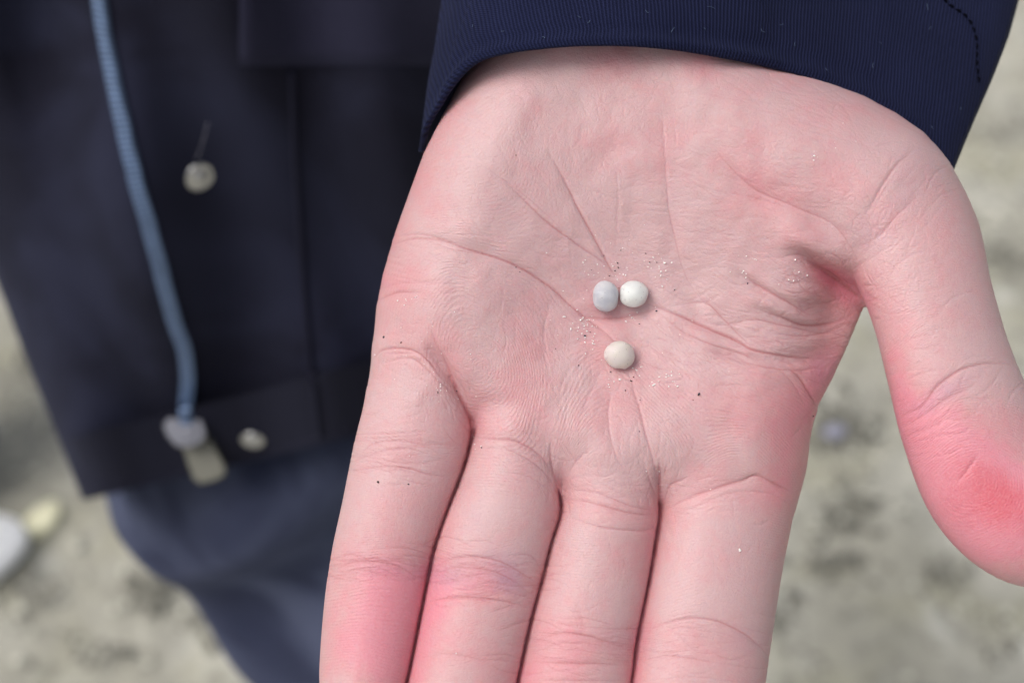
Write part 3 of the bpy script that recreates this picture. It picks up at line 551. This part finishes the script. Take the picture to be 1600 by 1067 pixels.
# ------------------------------------------------------------------ cloth materials
def mat_cloth(name, base, light, rib=.8, depth=.00018, ang=0.0, fuzz=.35, weave=True, rib_mix=.4, fold_light=None):
    m = NT(name); uv = m.attr('cloth_uv').outputs['Vector']; sx = m.n('SeparateXYZ'); m.l(uv, sx.inputs[0])
    pos = m.n('NewGeometry').outputs['Position']
    wob = m.math('MULTIPLY', m.noise(uv, .09, 2, .5), 1.1)
    a = m.math('ADD', m.math('ADD', m.math('MULTIPLY', sx.outputs[0], math.cos(ang)), m.math('MULTIPLY', sx.outputs[1], math.sin(ang))), wob)
    b = m.math('ADD', m.math('MULTIPLY', sx.outputs[1], 1.0), m.math('MULTIPLY', sx.outputs[0], .45))
    w1 = m.math('SINE', m.math('MULTIPLY', a, 2 * math.pi / rib)); w2 = m.math('SINE', m.math('MULTIPLY', b, 2 * math.pi / (rib * .62)))
    h = m.math('ADD', w1, m.math('MULTIPLY', w2, .45)); n1 = m.noise(uv, 1.8, 3, .6); n0 = m.noise(uv, .06, 3, .6)
    h = m.math('ADD', h, m.math('MULTIPLY', n1, 1.2))
    c = m.mix(m.ramp(h, -1.2, 2.0, 0, 1), C(*[x * (1 - rib_mix) for x in base[:3]]), light)
    c = m.mix(m.ramp(n0, .3, .7, 0, .35), c, C(*[x * .7 for x in base[:3]]))
    if fold_light: c = m.mix(m.ramp(m.noise(uv, .016, 3, .55, .8), .42, .68, 0, .8), c, fold_light)  # random paler patches, painted in place of light catching the folds
    nn = m.bump(h, depth, .8)
    m.p.inputs['Sheen Tint'].default_value = C(.35, .4, .65)
    return m.set(base=c, rough=.9, spec=.12, normal=nn, sheen=fuzz, sheen_rough=.5)
M_sleeve = mat_cloth('navy_twill', C(.0050, .0066, .026), C(.0145, .0185, .058), .62, .0001, 0.32, .05, rib_mix=.2)
M_jacket = mat_cloth('dark_jacket_cloth', C(.0088, .0085, .017), C(.0130, .0127, .0260), 1.2, .0001, .5, .10, fold_light=C(.022, .024, .048))
M_trouser = mat_cloth('navy_trouser_cloth', C(.014, .017, .040), C(.028, .034, .070), 1.2, .0001, .5, .2, fold_light=C(.078, .090, .145))

# ------------------------------------------------------------------ sleeve
cuff_front = np.array([(655, 236, -22), (660, 205, -14), (680, 168, -7), (704, 132, -2), (735, 101, 2), (775, 86, 4.5), (830, 77, 6), (900, 71, 6.5), (980, 71, 6), (1055, 77, 4.5), (1130, 89, 1),
                       (1200, 103, -4), (1280, 125, -9), (1350, 152, -12.5), (1400, 178, -14.5), (1440, 208, -16.5), (1470, 241, -18), (1486, 263, -20)], float)
cf = catmull(cuff_front, 8)
back = np.array([(1486, 263, -20), (1488, 262, -30), (1440, 225, -42), (1300, 190, -48), (1050, 180, -52), (820, 190, -50), (700, 215, -42), (658, 236, -30), (655, 236, -22)], float)
cb = catmull(back, 10)[1:-1]
rim = np.vstack([cf, cb]); nr = len(rim)
ucoord = np.zeros(nr); 
rm = np.stack(px_mm(rim[:, 0], rim[:, 1], rim[:, 2]), 1)
ucoord[1:] = np.cumsum(np.linalg.norm(np.diff(rm[:, :3], axis=0), axis=1))
ux = rm[:, 0].copy()
rows = []; uvs = []
frac = np.clip((rim[:, 0] - 655) / 830, 0, 1)
def sleeve_row(kf, inset=0.0):
    """kf: 0 at the rim, 1 about 235 px up the arm"""
    dx = 38 + 67 * frac; dy = -235 - 27 * frac
    X = rim[:, 0] + dx * kf; Y = rim[:, 1] + dy * kf; Z = rim[:, 2] + (-9 * kf - 6 * kf * kf)
    Y = Y + (np.mean(rim[:, 1]) - rim[:, 1]) * np.clip(kf - .8, 0, 1) * .8
    p = np.stack(px_mm(X, Y, Z), 1); c = p.mean(0)
    bulge = 1.2 * math.sin(min(kf, 1.2) * 2.4) + .55 * math.exp(-((kf - .035) / .025) ** 2) - .25 * math.exp(-((kf - .11) / .03) ** 2); dirn = p - c; dirn[:, 1] *= .2; L = np.linalg.norm(dirn, axis=1, keepdims=True)
    amt = -inset + np.where(p[:, 2:3] > -5, bulge, bulge * .5)
    edge = np.clip(np.minimum(frac, 1 - frac) / .06, .0, 1)[:, None]
    w = .5 * np.sin(ucoord / 11.0 + kf * 3.0) * min(kf * 2, 1) + .3 * np.sin(ucoord / 4.7 - kf * 5) * min(kf * 2, 1)
    return p + dirn / L * (amt * (edge if inset == 0 else 1) + w[:, None] * .6)
ks_in = [1.6, .8, .4, .2, .08, .03]; ks_out = [0, .008, .018, .03, .045, .06, .08, .1, .12, .15] + list(np.linspace(.18, 3.0, 60))
for k_ in ks_in: rows.append(sleeve_row(k_, 1.7)); uvs.append(np.stack([ux, np.full(nr, -k_ * 28)], -1))
rows.append(sleeve_row(.004, 1.3)); uvs.append(np.stack([ux, np.full(nr, -.5)], -1))
rows.append(sleeve_row(-.004, .7)); uvs.append(np.stack([ux, np.full(nr, -.2)], -1))
for k_ in ks_out:
    rows.append(sleeve_row(k_, 0)); uvs.append(np.stack([ux, np.full(nr, k_ * 28)], -1))
# elbow and upper arm to the shoulder (out of the frame)
last = rows[-1]; cen = last.mean(0)
UPV = np.array([0, ct, st]); AWAY = np.array([0, st, -ct])
path = [cen, cen + AWAY * 40 + UPV * 5, cen + AWAY * 80 + UPV * 45, cen + AWAY * 95 + UPV * 110 + np.array([-15, 0, 0]), cen + AWAY * 90 + UPV * 230 + np.array([-50, 0, 0])]
pp = catmull(np.array(path), 7)[1:]
off = last - cen
for i, c in enumerate(pp):
    t_ = (i + 1) / len(pp); a = t_ * math.radians(75)
    along = off @ UPV; aw = off @ AWAY
    o2 = np.stack([off[:, 0], np.zeros(nr), np.zeros(nr)], 1) + UPV[None] * (along * math.cos(a) + aw * math.sin(a) * .9)[:, None] + AWAY[None] * (aw * math.cos(a) - along * math.sin(a))[:, None]
    rows.append(c + o2 * (1 + .25 * t_)); uvs.append(np.stack([ux, np.full(nr, 84 + t_ * 300)], -1))
R_ = np.array(rows); sleeve = link('sleeve', grid_mesh('sleeve', W_arr(R_.reshape(-1, 3)).reshape(R_.shape), True, np.array(uvs)), M_sleeve, person)
tag(sleeve, 'navy twill sleeve with its cuff round the wrist')
sleeve_bvh = bvh_of(sleeve)
def cast(bvh, X, Y, fallback=-290):
    d = (WP(X, Y, 0) - CAMP).normalized(); loc, nrm, i, dist = bvh.ray_cast(CAMP, d)
    if loc is None: return WP(X, Y, fallback), AZ.copy()
    return loc, (nrm if nrm.dot(d) < 0 else -nrm)
def tube_along(name, pts, r, mat, parent, seg=8, closed_ends=True):
    """pts in metres"""
    pts = [Vector(p) for p in pts]; bm = bmesh.new(); prev = None; rings = []
    for i, p in enumerate(pts):
        tdir = (pts[min(i + 1, len(pts) - 1)] - pts[max(i - 1, 0)]).normalized(); a = tdir.orthogonal().normalized() if prev is None else (prev - tdir * prev.dot(tdir)).normalized(); prev = a; b = tdir.cross(a)
        rr = r[i] if hasattr(r, '__len__') else r
        rings.append([bm.verts.new(p + (a * math.cos(2 * math.pi * j / seg) + b * math.sin(2 * math.pi * j / seg)) * rr) for j in range(seg)])
    for A, B in zip(rings[:-1], rings[1:]):
        for j in range(seg): bm.faces.new((A[j], A[(j + 1) % seg], B[(j + 1) % seg], B[j]))
    bm.faces.new(rings[0][::-1]); bm.faces.new(rings[-1])
    tm = bpy.data.meshes.new(name); bm.to_mesh(tm); bm.free(); return link(name, tm, mat, parent)
# stitched seam at the right of the cuff
M_thread = mat_flat('dark_thread', C(.002, .002, .005), .9, .05)
seam = catmull([(1455, -20), (1482, 8), (1510, 28), (1524, 60), (1525, 100), (1530, 140)], 8)
dd = np.r_[0, np.cumsum(np.linalg.norm(np.diff(seam, axis=0), axis=1))]; q0 = 0
bm = bmesh.new()
while q0 < dd[-1] - 12:
    pa = [np.interp(q, dd, seam[:, 0]) for q in (q0, q0 + 9)]; pb = [np.interp(q, dd, seam[:, 1]) for q in (q0, q0 + 9)]
    A, na = cast(sleeve_bvh, pa[0], pb[0]); B, nb = cast(sleeve_bvh, pa[1], pb[1]); A = A + na * .0001; B = B + nb * .0001
    tdir = (B - A).normalized(); sd_ = tdir.cross(na).normalized(); w_ = .00025
    prevr = None
    for f_ in (0, .25, .5, .75, 1):
        c_ = A.lerp(B, f_) + na * (.0003 * math.sin(f_ * math.pi)); rr = w_ * (.5 + .5 * math.sin(f_ * math.pi))
        ring_ = [bm.verts.new(c_ + sd_ * rr * math.cos(u_) + na * rr * math.sin(u_)) for u_ in (0, 1.05, 2.1, 3.14, 4.19, 5.24)]
        if prevr:
            for j in range(6): bm.faces.new((prevr[j], prevr[(j + 1) % 6], ring_[(j + 1) % 6], ring_[j]))
        prevr = ring_
    q0 += 13
tm = bpy.data.meshes.new('stitching'); bm.to_mesh(tm); bm.free(); st_ = link('stitching', tm, M_thread, sleeve); tag(st_, kind='stuff')
# lint
bm = bmesh.new(); M_lint = mat_flat('pale_lint', C(.09, .12, .19), .9, .1)
lint = [(780 + 6, 50, 5), (1190, 50, 8), (905, 28, 5), (920, 36, 5), (1375, 68, 4), (1448, 12, 9), (1362, 103, 7), (1110, 12, 12), (1050, 48, 10), (1220, 40, 6), (1455, 200, 4), (740, 42, 4), (1290, 110, 5), (1240, 70, 5), (1452, 45, 5), (1100, 45, 4), (1010, 20, 6), (850, 60, 4), (1500, 170, 4)]
for (x, y, L_) in lint:
    an = random.uniform(0, 3.14); pr = None; cv = random.uniform(-1, 1)
    for j in range(6):
        f_ = j / 5 - .5; X_ = x + math.cos(an) * f_ * L_ - math.sin(an) * cv * L_ * f_ * f_; Y_ = y + math.sin(an) * f_ * L_ + math.cos(an) * cv * L_ * f_ * f_
        c_, nn_ = cast(sleeve_bvh, X_, Y_); c_ = c_ + nn_ * .00025; rr = .000045
        ring_ = [bm.verts.new(c_ + AX * rr * math.cos(u_) + AY * rr * math.sin(u_)+ AZ*rr*math.sin(u_+1)) for u_ in (0, 2.1, 4.2)]
        if pr:
            for q in range(3): bm.faces.new((pr[q], pr[(q + 1) % 3], ring_[(q + 1) % 3], ring_[q]))
        pr = ring_
tm = bpy.data.meshes.new('lint'); bm.to_mesh(tm); bm.free(); lo = link('lint', tm, M_lint, sleeve); tag(lo, kind='stuff')

# ------------------------------------------------------------------ jacket body (hangs behind the hand)
def left_edge(Y): return np.interp(Y, [-1500, -700, 0, 200, 440, 560, 680, 785], [-560, -440, -165, -95, 2, 46, 92, 131])
def jdepth(Y): return np.interp(Y, [-1500, -700, 0, 785], [330, 400, 478, 592])
NC = 220; ang = np.linspace(0, 2 * math.pi, NC, endpoint=False)
prow = []; puv = []
Yrows = np.r_[np.linspace(-1500, -100, 22)[:-1], np.linspace(-100, 780, 110)]
def jacket_pt(Y, a, fold=True):
    """a = pi is the left side, pi/2 the front"""
    dc = jdepth(Y); hw = 528.0; ca, sa = math.cos(a), math.sin(a)
    e = .62 if sa > 0 else .9
    x_ = math.copysign(abs(ca) ** .9, ca); s2 = math.copysign(abs(sa) ** e, sa)
    X = left_edge(Y) + hw * (1 + x_); tilt = np.clip((Y + 100) / 880, 0, 1)
    Yp = Y - .235 * (X - 131) * tilt * (1 if sa > 0 else .9)
    depth = dc - 60 * s2
    if fold:
        f_ = 1.25 * (5.0 * math.sin(X / 74 + Y / 300 + 1.2) + 3.2 * math.sin(X / 33 - Y / 160) + 4 * math.sin((X + Y) / 150 + .6) + 2.2 * math.sin((X * .8 - Y * .7) / 58)) * np.clip((X - left_edge(Y)) / 150, .1, 1)
        depth += f_
    return X, Yp, D - depth
for Y in Yrows:
    r_ = [px_mm(*jacket_pt(Y, a)) for a in ang]; prow.append(r_); puv.append([(p[0], p[1]) for p in r_])
hem = np.array(prow[-1]); cen = hem.mean(0); inn = []
for s_, up in ((.996, -.4), (.985, 0), (.98, 6), (.978, 40)):
    q = cen + (hem - cen) * s_; q = q + UPV * up; inn.append(q)
prow = np.array(list(prow) + [q for q in inn]); puv = np.array(puv + [puv[-1]] * 4)
jacket = link('jacket', grid_mesh('jacket', W_arr(prow.reshape(-1, 3)).reshape(prow.shape), True, puv), M_jacket, person)
tag(jacket, 'dark navy jacket front with zip and snap buttons')
jb = bvh_of(jacket)
def jc(X, Y): return cast(jb, X, Y)
# zip
zp = catmull([(150, -90), (157, -20), (165, 40), (180, 120), (196, 200), (216, 290), (238, 370), (256, 440), (272, 500), (288, 545), (293, 590), (291, 630), (292, 668)], 10)
M_zip = NT('blue_zip_tape'); uvz = M_zip.attr('cloth_uv').outputs['Vector']; sx = M_zip.n('SeparateXYZ'); M_zip.l(uvz, sx.inputs[0])
wv = M_zip.math('SINE', M_zip.math('MULTIPLY', sx.outputs[1], 2 * math.pi / 1.9))
M_zip.set(base=M_zip.mix(M_zip.ramp(wv, -1, 1), C(.035, .055, .11), C(.07, .11, .20)), rough=.6)
def ribbon(name, path, w_mm, h_mm, mat, parent, lift=.6, bvh=jb, prof=None):
    loc = [cast(bvh, x, y) for x, y in path]; P_ = [l + n * lift / 1000 for l, n in loc]; Nn = [n for l, n in loc]; rows_ = []; uv_ = []; acc = 0
    for i, p in enumerate(P_):
        tdir = (P_[min(i + 1, len(P_) - 1)] - P_[max(i - 1, 0)]).normalized(); nv = sum((Nn[max(0, min(len(Nn) - 1, i + j))] for j in (-2, -1, 0, 1, 2)), Vector()).normalized(); sd_ = tdir.cross(nv).normalized(); nv = sd_.cross(tdir).normalized()
        if i: acc += (P_[i] - P_[i - 1]).length * 1000
        r_ = []; u_ = []
        for a in np.linspace(0, 2 * math.pi, 12, endpoint=False):
            cx, sy = math.cos(a), math.sin(a); r_.append(tuple(p + sd_ * (math.copysign(abs(cx) ** .5, cx) * w_mm / 2000) + nv * (math.copysign(abs(sy) ** .6, sy) * h_mm / 2000))); u_.append((cx * w_mm, acc))
        rows_.append(r_); uv_.append(u_)
    return link(name, grid_mesh(name, np.array(rows_), True, np.array(uv_)), mat, parent), P_, Nn
zt, ZP, ZN = ribbon('zip_tape', zp, 5.2, 1.6, M_zip.m, jacket, .7)
tag(zt, 'steel blue zip running down the jacket front')
# zip teeth, real but too fine to pick apart
bm = bmesh.new(); arc = [0.0]
for i in range(len(ZP) - 1): arc.append(arc[-1] + (ZP[i + 1] - ZP[i]).length * 1000)
q0 = 0.0
while q0 < arc[-1]:
    i = min(max(int(np.searchsorted(arc, q0)) - 1, 0), len(ZP) - 2); f_ = (q0 - arc[i]) / max(arc[i + 1] - arc[i], 1e-6)
    tdir = (ZP[min(i + 3, len(ZP) - 1)] - ZP[max(i - 3, 0)]).normalized(); sd_ = tdir.cross(ZN[i]).normalized(); nv = sd_.cross(tdir); c_ = ZP[i].lerp(ZP[i + 1], f_) + nv * .0009
    q = bmesh.ops.create_cube(bm, size=1)['verts']
    for v in q: v.co = c_ + sd_ * v.co.x * .0044 + tdir * v.co.y * .0011 + nv * v.co.z * .0012
    q0 += 1.9
tm = bpy.data.meshes.new('zip_teeth'); bm.to_mesh(tm); bm.free(); tag(link('zip_teeth', tm, mat_flat('zip_tooth_blue', C(.13, .195, .33), .35, .6), jacket, smooth=False), kind='stuff')
M_metal = NT('brushed_metal'); pn = M_metal.noise(M_metal.n('TexCoord').outputs['Object'], 500, 3, .6); M_metal.set(base=M_metal.mix(pn, C(.15, .155, .18), C(.25, .25, .28)), metal=.9, rough=.32)
M_snap = NT('polished_metal'); M_snap.set(base=C(.50, .50, .50), metal=.9, rough=.28)
M_brass = NT('dull_brass'); pn = M_brass.noise(M_brass.n('TexCoord').outputs['Object'], 500, 3, .6); M_brass.set(base=M_brass.mix(pn, C(.12, .12, .10), C(.17, .165, .135)), metal=.4, rough=.5)
def prism_on(name, outline, thick, mat, parent, lift, bevel=.5, hole=None, ref=None):
    """flat plate: outline in photo positions laid on the jacket"""
    loc, nrm = cast(jb, *(ref or outline[0])); bm = bmesh.new()
    def proj(x, y):
        o = CAMP; d = (WP(x, y, 0) - o).normalized(); t_ = (loc + nrm * lift / 1000 - o).dot(AZ) / d.dot(AZ); return o + d * t_
    P_ = [proj(x, y) for x, y in outline]; cen_ = sum(P_, Vector()) / len(P_)
    f0 = [bm.verts.new(p) for p in P_]; f1 = [bm.verts.new(cen_ + (p - cen_) * .9 + AZ * thick / 1000) for p in P_]; fm = [bm.verts.new(p + AZ * thick * .6 / 1000) for p in P_]
    n_ = len(P_)
    for A, B in ((f0, fm), (fm, f1)):
        for j in range(n_): bm.faces.new((A[j], A[(j + 1) % n_], B[(j + 1) % n_], B[j]))
    bm.faces.new(f0[::-1]); 
    if hole:
        hx, hy, hr = hole; H = [proj(hx + hr * math.cos(-2 * math.pi * j / n_ + .6), hy + hr * .8 * math.sin(-2 * math.pi * j / n_ + .6)) for j in range(n_)]
    bm.faces.new(f1); bmesh.ops.recalc_face_normals(bm, faces=bm.faces)
    tm = bpy.data.meshes.new(name); bm.to_mesh(tm); bm.free(); return link(name, tm, mat, parent, smooth=False)
prism_on('zip_slider', [(262, 652), (278, 645), (308, 644), (320, 656), (326, 676), (318, 692), (296, 700), (276, 696), (262, 680), (256, 664)], 3.2, M_metal.m, jacket, 2.0, ref=(290, 670))
prism_on('slider_bridge', [(280, 654), (304, 652), (308, 684), (288, 690)], 2.2, M_metal.m, jacket, 5.4, ref=(290, 670))
pull = prism_on('pull_tab', [(285, 694), (296, 686), (318, 681), (330, 684), (340, 704), (354, 730), (352, 742), (340, 750), (316, 756), (304, 750), (296, 728)], 1.6, M_brass.m, jacket, 5.0, ref=(318, 700))
prism_on('pull_tab_hole', [(321, 735), (330, 728), (339, 730), (340, 737), (331, 741), (323, 741)], .5, M_thread, jacket, 6.7, ref=(318, 700))
def snap(X, Y, r, label):
    loc, nrm = cast(jb, X, Y); bm = bmesh.new(); prof = [(0, 2.2), (.2, 2.1), (.36, 1.7), (.46, .6), (.6, .5), (.8, 1.2), (.93, 1.0), (1.0, .35), (1.0, 0)]
    a = nrm.orthogonal().normalized(); b = nrm.cross(a); rings = []
    for (q, h) in prof: rings.append([bm.verts.new(loc + (a * math.cos(2 * math.pi * j / 32) + b * math.sin(2 * math.pi * j / 32)) * q * r / 1000 + nrm * h * .75 / 1000) for j in range(32)])
    for A, B in zip(rings[:-1], rings[1:]):
        for j in range(32): bm.faces.new((A[j], B[j], B[(j + 1) % 32], A[(j + 1) % 32]))
    bmesh.ops.remove_doubles(bm, verts=bm.verts, dist=1e-6); bmesh.ops.recalc_face_normals(bm, faces=bm.faces)
    tm = bpy.data.meshes.new('snap_button'); bm.to_mesh(tm); bm.free(); o = link('snap_button', tm, M_snap.m, jacket); tag(o, label); return o
snap(312, 276, 5.2, 'silver snap button midway down the jacket'); snap(395, 687, 4.6, 'silver snap button near the hem')
# pocket flap, placket seam and loose thread
fl_rows = []; fl_uv = []
for Y in np.linspace(-220, 104, 30):
    r_ = []
    for X in np.linspace(374 + (Y < -1e9), 760, 30):
        l_, n_ = cast(jb, X, Y); edge = min((X - 374) / 10, (104 - Y) / 8, 1); r_.append(tuple(l_ + AZ * (.0004 + .0030 * max(edge, 0) ** .5)))
    fl_rows.append(r_); fl_uv.append([(i_ * 3.0, Y * .2) for i_ in range(30)])
flap = link('pocket_flap', grid_mesh('pocket_flap', np.array(fl_rows), False, np.array(fl_uv)), mat_cloth('flap_cloth', C(.019, .019, .040), C(.028, .027, .054), 1.2, .0001, .5, .15), jacket)
pts = [cast(jb, x, y) for x, y in catmull([(455, 110), (462, 250), (470, 380), (480, 500), (490, 600), (500, 680)], 8)]
tube_along('placket_seam', [l + n * .0003 for l, n in pts], .0012, M_jacket, jacket, 8)
pts = [cast(jb, x, y) for x, y in catmull([(100, 20), (112, 160), (135, 300), (160, 420), (200, 560), (225, 730)], 8)]
a_, b_ = WP(332, 180, -40), WP(300, 250, -44)
A_, n_ = cast(jb, 303, 250); B_, n2_ = cast(jb, 331, 180); B_ = B_ + n2_ * .004; A_ = A_ + n_ * .0012
tube_along('loose_thread', [A_.lerp(B_, f) + n_ * .0006 * math.sin(f * 3.1) for f in np.linspace(0, 1, 8)], .00006, mat_flat('thread_pale', C(.40, .40, .48), .8, .1), jacket, 6)
hp = [jacket_pt(776, a) for a in np.linspace(math.pi * .995, math.pi * .5, 60)]

# ------------------------------------------------------------------ trousers
trow = []; tuv = []
base_l = np.array(px_mm(152, 740, D - 668)); 
H0 = float(W(*base_l).z)
for i, Ls in enumerate(np.linspace(-140, 650, 110)):
    drop = -UPV * Ls if Ls > 0 else np.array([0, .84, .54]) * -Ls; sh = np.array([np.interp(Ls, [-120, 0, 100, 260, 690], [0, 8, 42, 108, 135]), 0, 0])
    lft = base_l + drop + sh; hw = np.interp(Ls, [-120, 0, 120, 300, 690], [125, 124, 112, 98, 78]); hd = np.interp(Ls, [-120, 100, 690], [78, 82, 66])
    r_ = []
    for a in ang:
        ca, sa = math.cos(a), math.sin(a); f_ = 3 * math.sin(a * 5 + Ls / 40) + 2 * math.sin(a * 9 - Ls / 23) + 13 * math.sin(Ls / 17 + 5.5 * math.cos(a) + .4) * max(0, sa)
        r_.append(lft + np.array([hw * (1 + ca), 0, 0]) - AWAY * (hd * sa + f_))
    trow.append(r_); tuv.append([(a * 60, Ls) for a in ang])
trow = np.array(trow); tr = link('trousers', grid_mesh('trousers', W_arr(trow.reshape(-1, 3)).reshape(trow.shape), True, np.array(tuv)), M_trouser, person)
tag(tr, 'dark navy trousers below the jacket hem')

# ------------------------------------------------------------------ the other person's foot at the left edge
def shoe_mesh(name, L, Wd, Hh, mat, parent, M, sole=False):
    rows_ = []
    zl = [0, .25, .3] if sole else [0, .15, .3, .45, .6, .72, .82, .9, .96, 1.0]
    na = 64
    for zf in zl:
        r_ = []
        for a in np.linspace(0, 2 * math.pi, na, endpoint=False):
            x = math.cos(a); y = math.sin(a)
            if sole: s_ = 1.05 if zf < .3 else .9; h = zf * Hh
            else:
                s_ = math.sqrt(max(0, 1 - (zf ** 2.2))); h = zf * Hh * (1 - .45 * max(0, x)) + .006
            wid = Wd / 2 * (1 - .12 * math.cos(2 * a)) * (1 + .06 * x)
            r_.append(tuple(M @ Vector((x * L / 2 * max(s_, .02) - (0 if sole else (1 - s_) * L * .10), y * wid * max(s_, .02), h + .004))))
        rows_.append(r_)
    return link(name, grid_mesh(name, np.array(rows_), True), mat, parent)
gpt = ground_at(2, 862); toe = Vector((gpt.x, gpt.y, 0)); dirv = Vector((.93, .37, 0)).normalized()
Lsh, Wsh = .27, .098; cen_ = toe - dirv * (Lsh / 2 - .022) + Vector((0, 0, .004))
Msh = Matrix.Translation(cen_) @ Matrix((dirv, Vector((-dirv.y, dirv.x, 0)), Vector((0, 0, 1)))).transposed().to_4x4()
per2 = empty('person', cen_); tag(per2, 'person almost out of frame at left edge, only a white shoe toe showing', 'person')
M_white = mat_flat('white_shoe_leather', C(.90, .91, .94), .45, .4)
shoe_mesh('shoe', Lsh, Wsh, .085, M_white, per2, Msh); shoe_mesh('shoe_sole', Lsh, Wsh, .07, M_white, per2, Msh, True)
ank = ground_at(-85, 745) + Vector((0, 0, .08)); lg = [ank + Vector((0, .0, -.035)), ank + Vector((-.01, .03, .1)), ank + Vector((-.02, .12, .3)), ank + Vector((-.03, .25, .6))]
tube_along('trouser_leg', [Vector(p) for p in catmull(np.array([list(p) for p in lg]), 8)], list(np.linspace(.062, .085, 25)), M_trouser, per2, 32)

# ------------------------------------------------------------------ pebbles and shells on the sand
def pebble(X, Y, r, flat, col, name, label, cat, seed, group=None):
    g = ground_at(X, Y); bm = bmesh.new(); bmesh.ops.create_icosphere(bm, subdivisions=3, radius=1); rr = random.Random(seed)
    kk_ = [(Vector([rr.uniform(-1, 1) for _ in range(3)]) * rr.uniform(1, 4), rr.uniform(0, 6), rr.uniform(.03, .09)) for _ in range(7)]; el = rr.uniform(.65, 1); an = rr.uniform(0, 3.1)
    for v in bm.verts:
        d = v.co.copy(); f = 1 + sum(a * math.sin(k_.dot(d) + p) for k_, p, a in kk_); x, y = d.x * r * f, d.y * r * el * f
        v.co = Vector((x * math.cos(an) - y * math.sin(an), x * math.sin(an) + y * math.cos(an), d.z * r * flat * f))
    pm = bpy.data.meshes.new(name); bm.to_mesh(pm); bm.free(); o = link(name, pm, mat_flat(name + '_stone', C(*col), .8, .3)); o.location = (g.x, g.y, r * flat * .35 )
    tag(o, label, cat, group); return o
pebble(62, 818, .024, .3, (.66, .64, .46), 'shell_fragment', 'pale yellow shell fragment on the sand beside the white shoe', 'shell', 1)
pebble(1303, 676, .012, .5, (.27, .27, .34), 'shell_fragment', 'small greyish lilac shell on dark gravel between index finger and thumb', 'shell', 2)
def grit(name, spots, col, label, seed):
    """a scatter of small stones pressed into the sand"""
    r = random.Random(seed); bm = bmesh.new()
    for X, Y, sx, sy, n_ in spots:
        for _ in range(n_):
            g = ground_at(r.gauss(X, sx), r.gauss(Y, sy)); q = bmesh.ops.create_icosphere(bm, subdivisions=1, radius=1)['verts']; rad = r.uniform(.002, .0065); an = r.uniform(0, 3); el = r.uniform(.5, 1)
            for v in q:
                x, y = v.co.x * rad * r.uniform(.85, 1.15), v.co.y * rad * el; v.co = Vector((g.x + x * math.cos(an) - y * math.sin(an), g.y + x * math.sin(an) + y * math.cos(an), .002 + v.co.z * rad * .5))
    pm = bpy.data.meshes.new(name); bm.to_mesh(pm); bm.free(); return tag(link(name, pm, mat_flat(name + '_stone', C(*col), .85, .2), smooth=False), label, kind='stuff')
grit('dark_gravel', [(1300, 640, 30, 26, 60), (1340, 675, 26, 14, 40), (1250, 690, 20, 12, 20), (1335, 800, 30, 22, 60), (1300, 880, 34, 12, 40), (1230, 950, 16, 22, 26), (1560, 395, 26, 14, 40), (1520, 350, 18, 8, 14), (1450, 900, 40, 14, 24), (1540, 1000, 40, 20, 30),
                     (232, 918, 20, 12, 44), (250, 945, 12, 8, 16), (335, 985, 26, 14, 26), (60, 930, 24, 16, 16), (150, 1020, 40, 14, 20), (1300, 1030, 40, 14, 26), (30, 580, 16, 20, 12), (1580, 200, 14, 20, 12)], (.17, .165, .14), 'dark gravel in loose drifts on the sand', 5)
grit('pale_gravel', [(1400, 720, 60, 60, 24), (1480, 960, 70, 40, 24), (100, 950, 90, 60, 22), (240, 850, 50, 40, 10), (1270, 800, 26, 20, 18), (1560, 300, 26, 60, 24), (60, 650, 26, 60, 20)], (.50, .49, .42), 'pale shell grit strewn over the sand', 6)
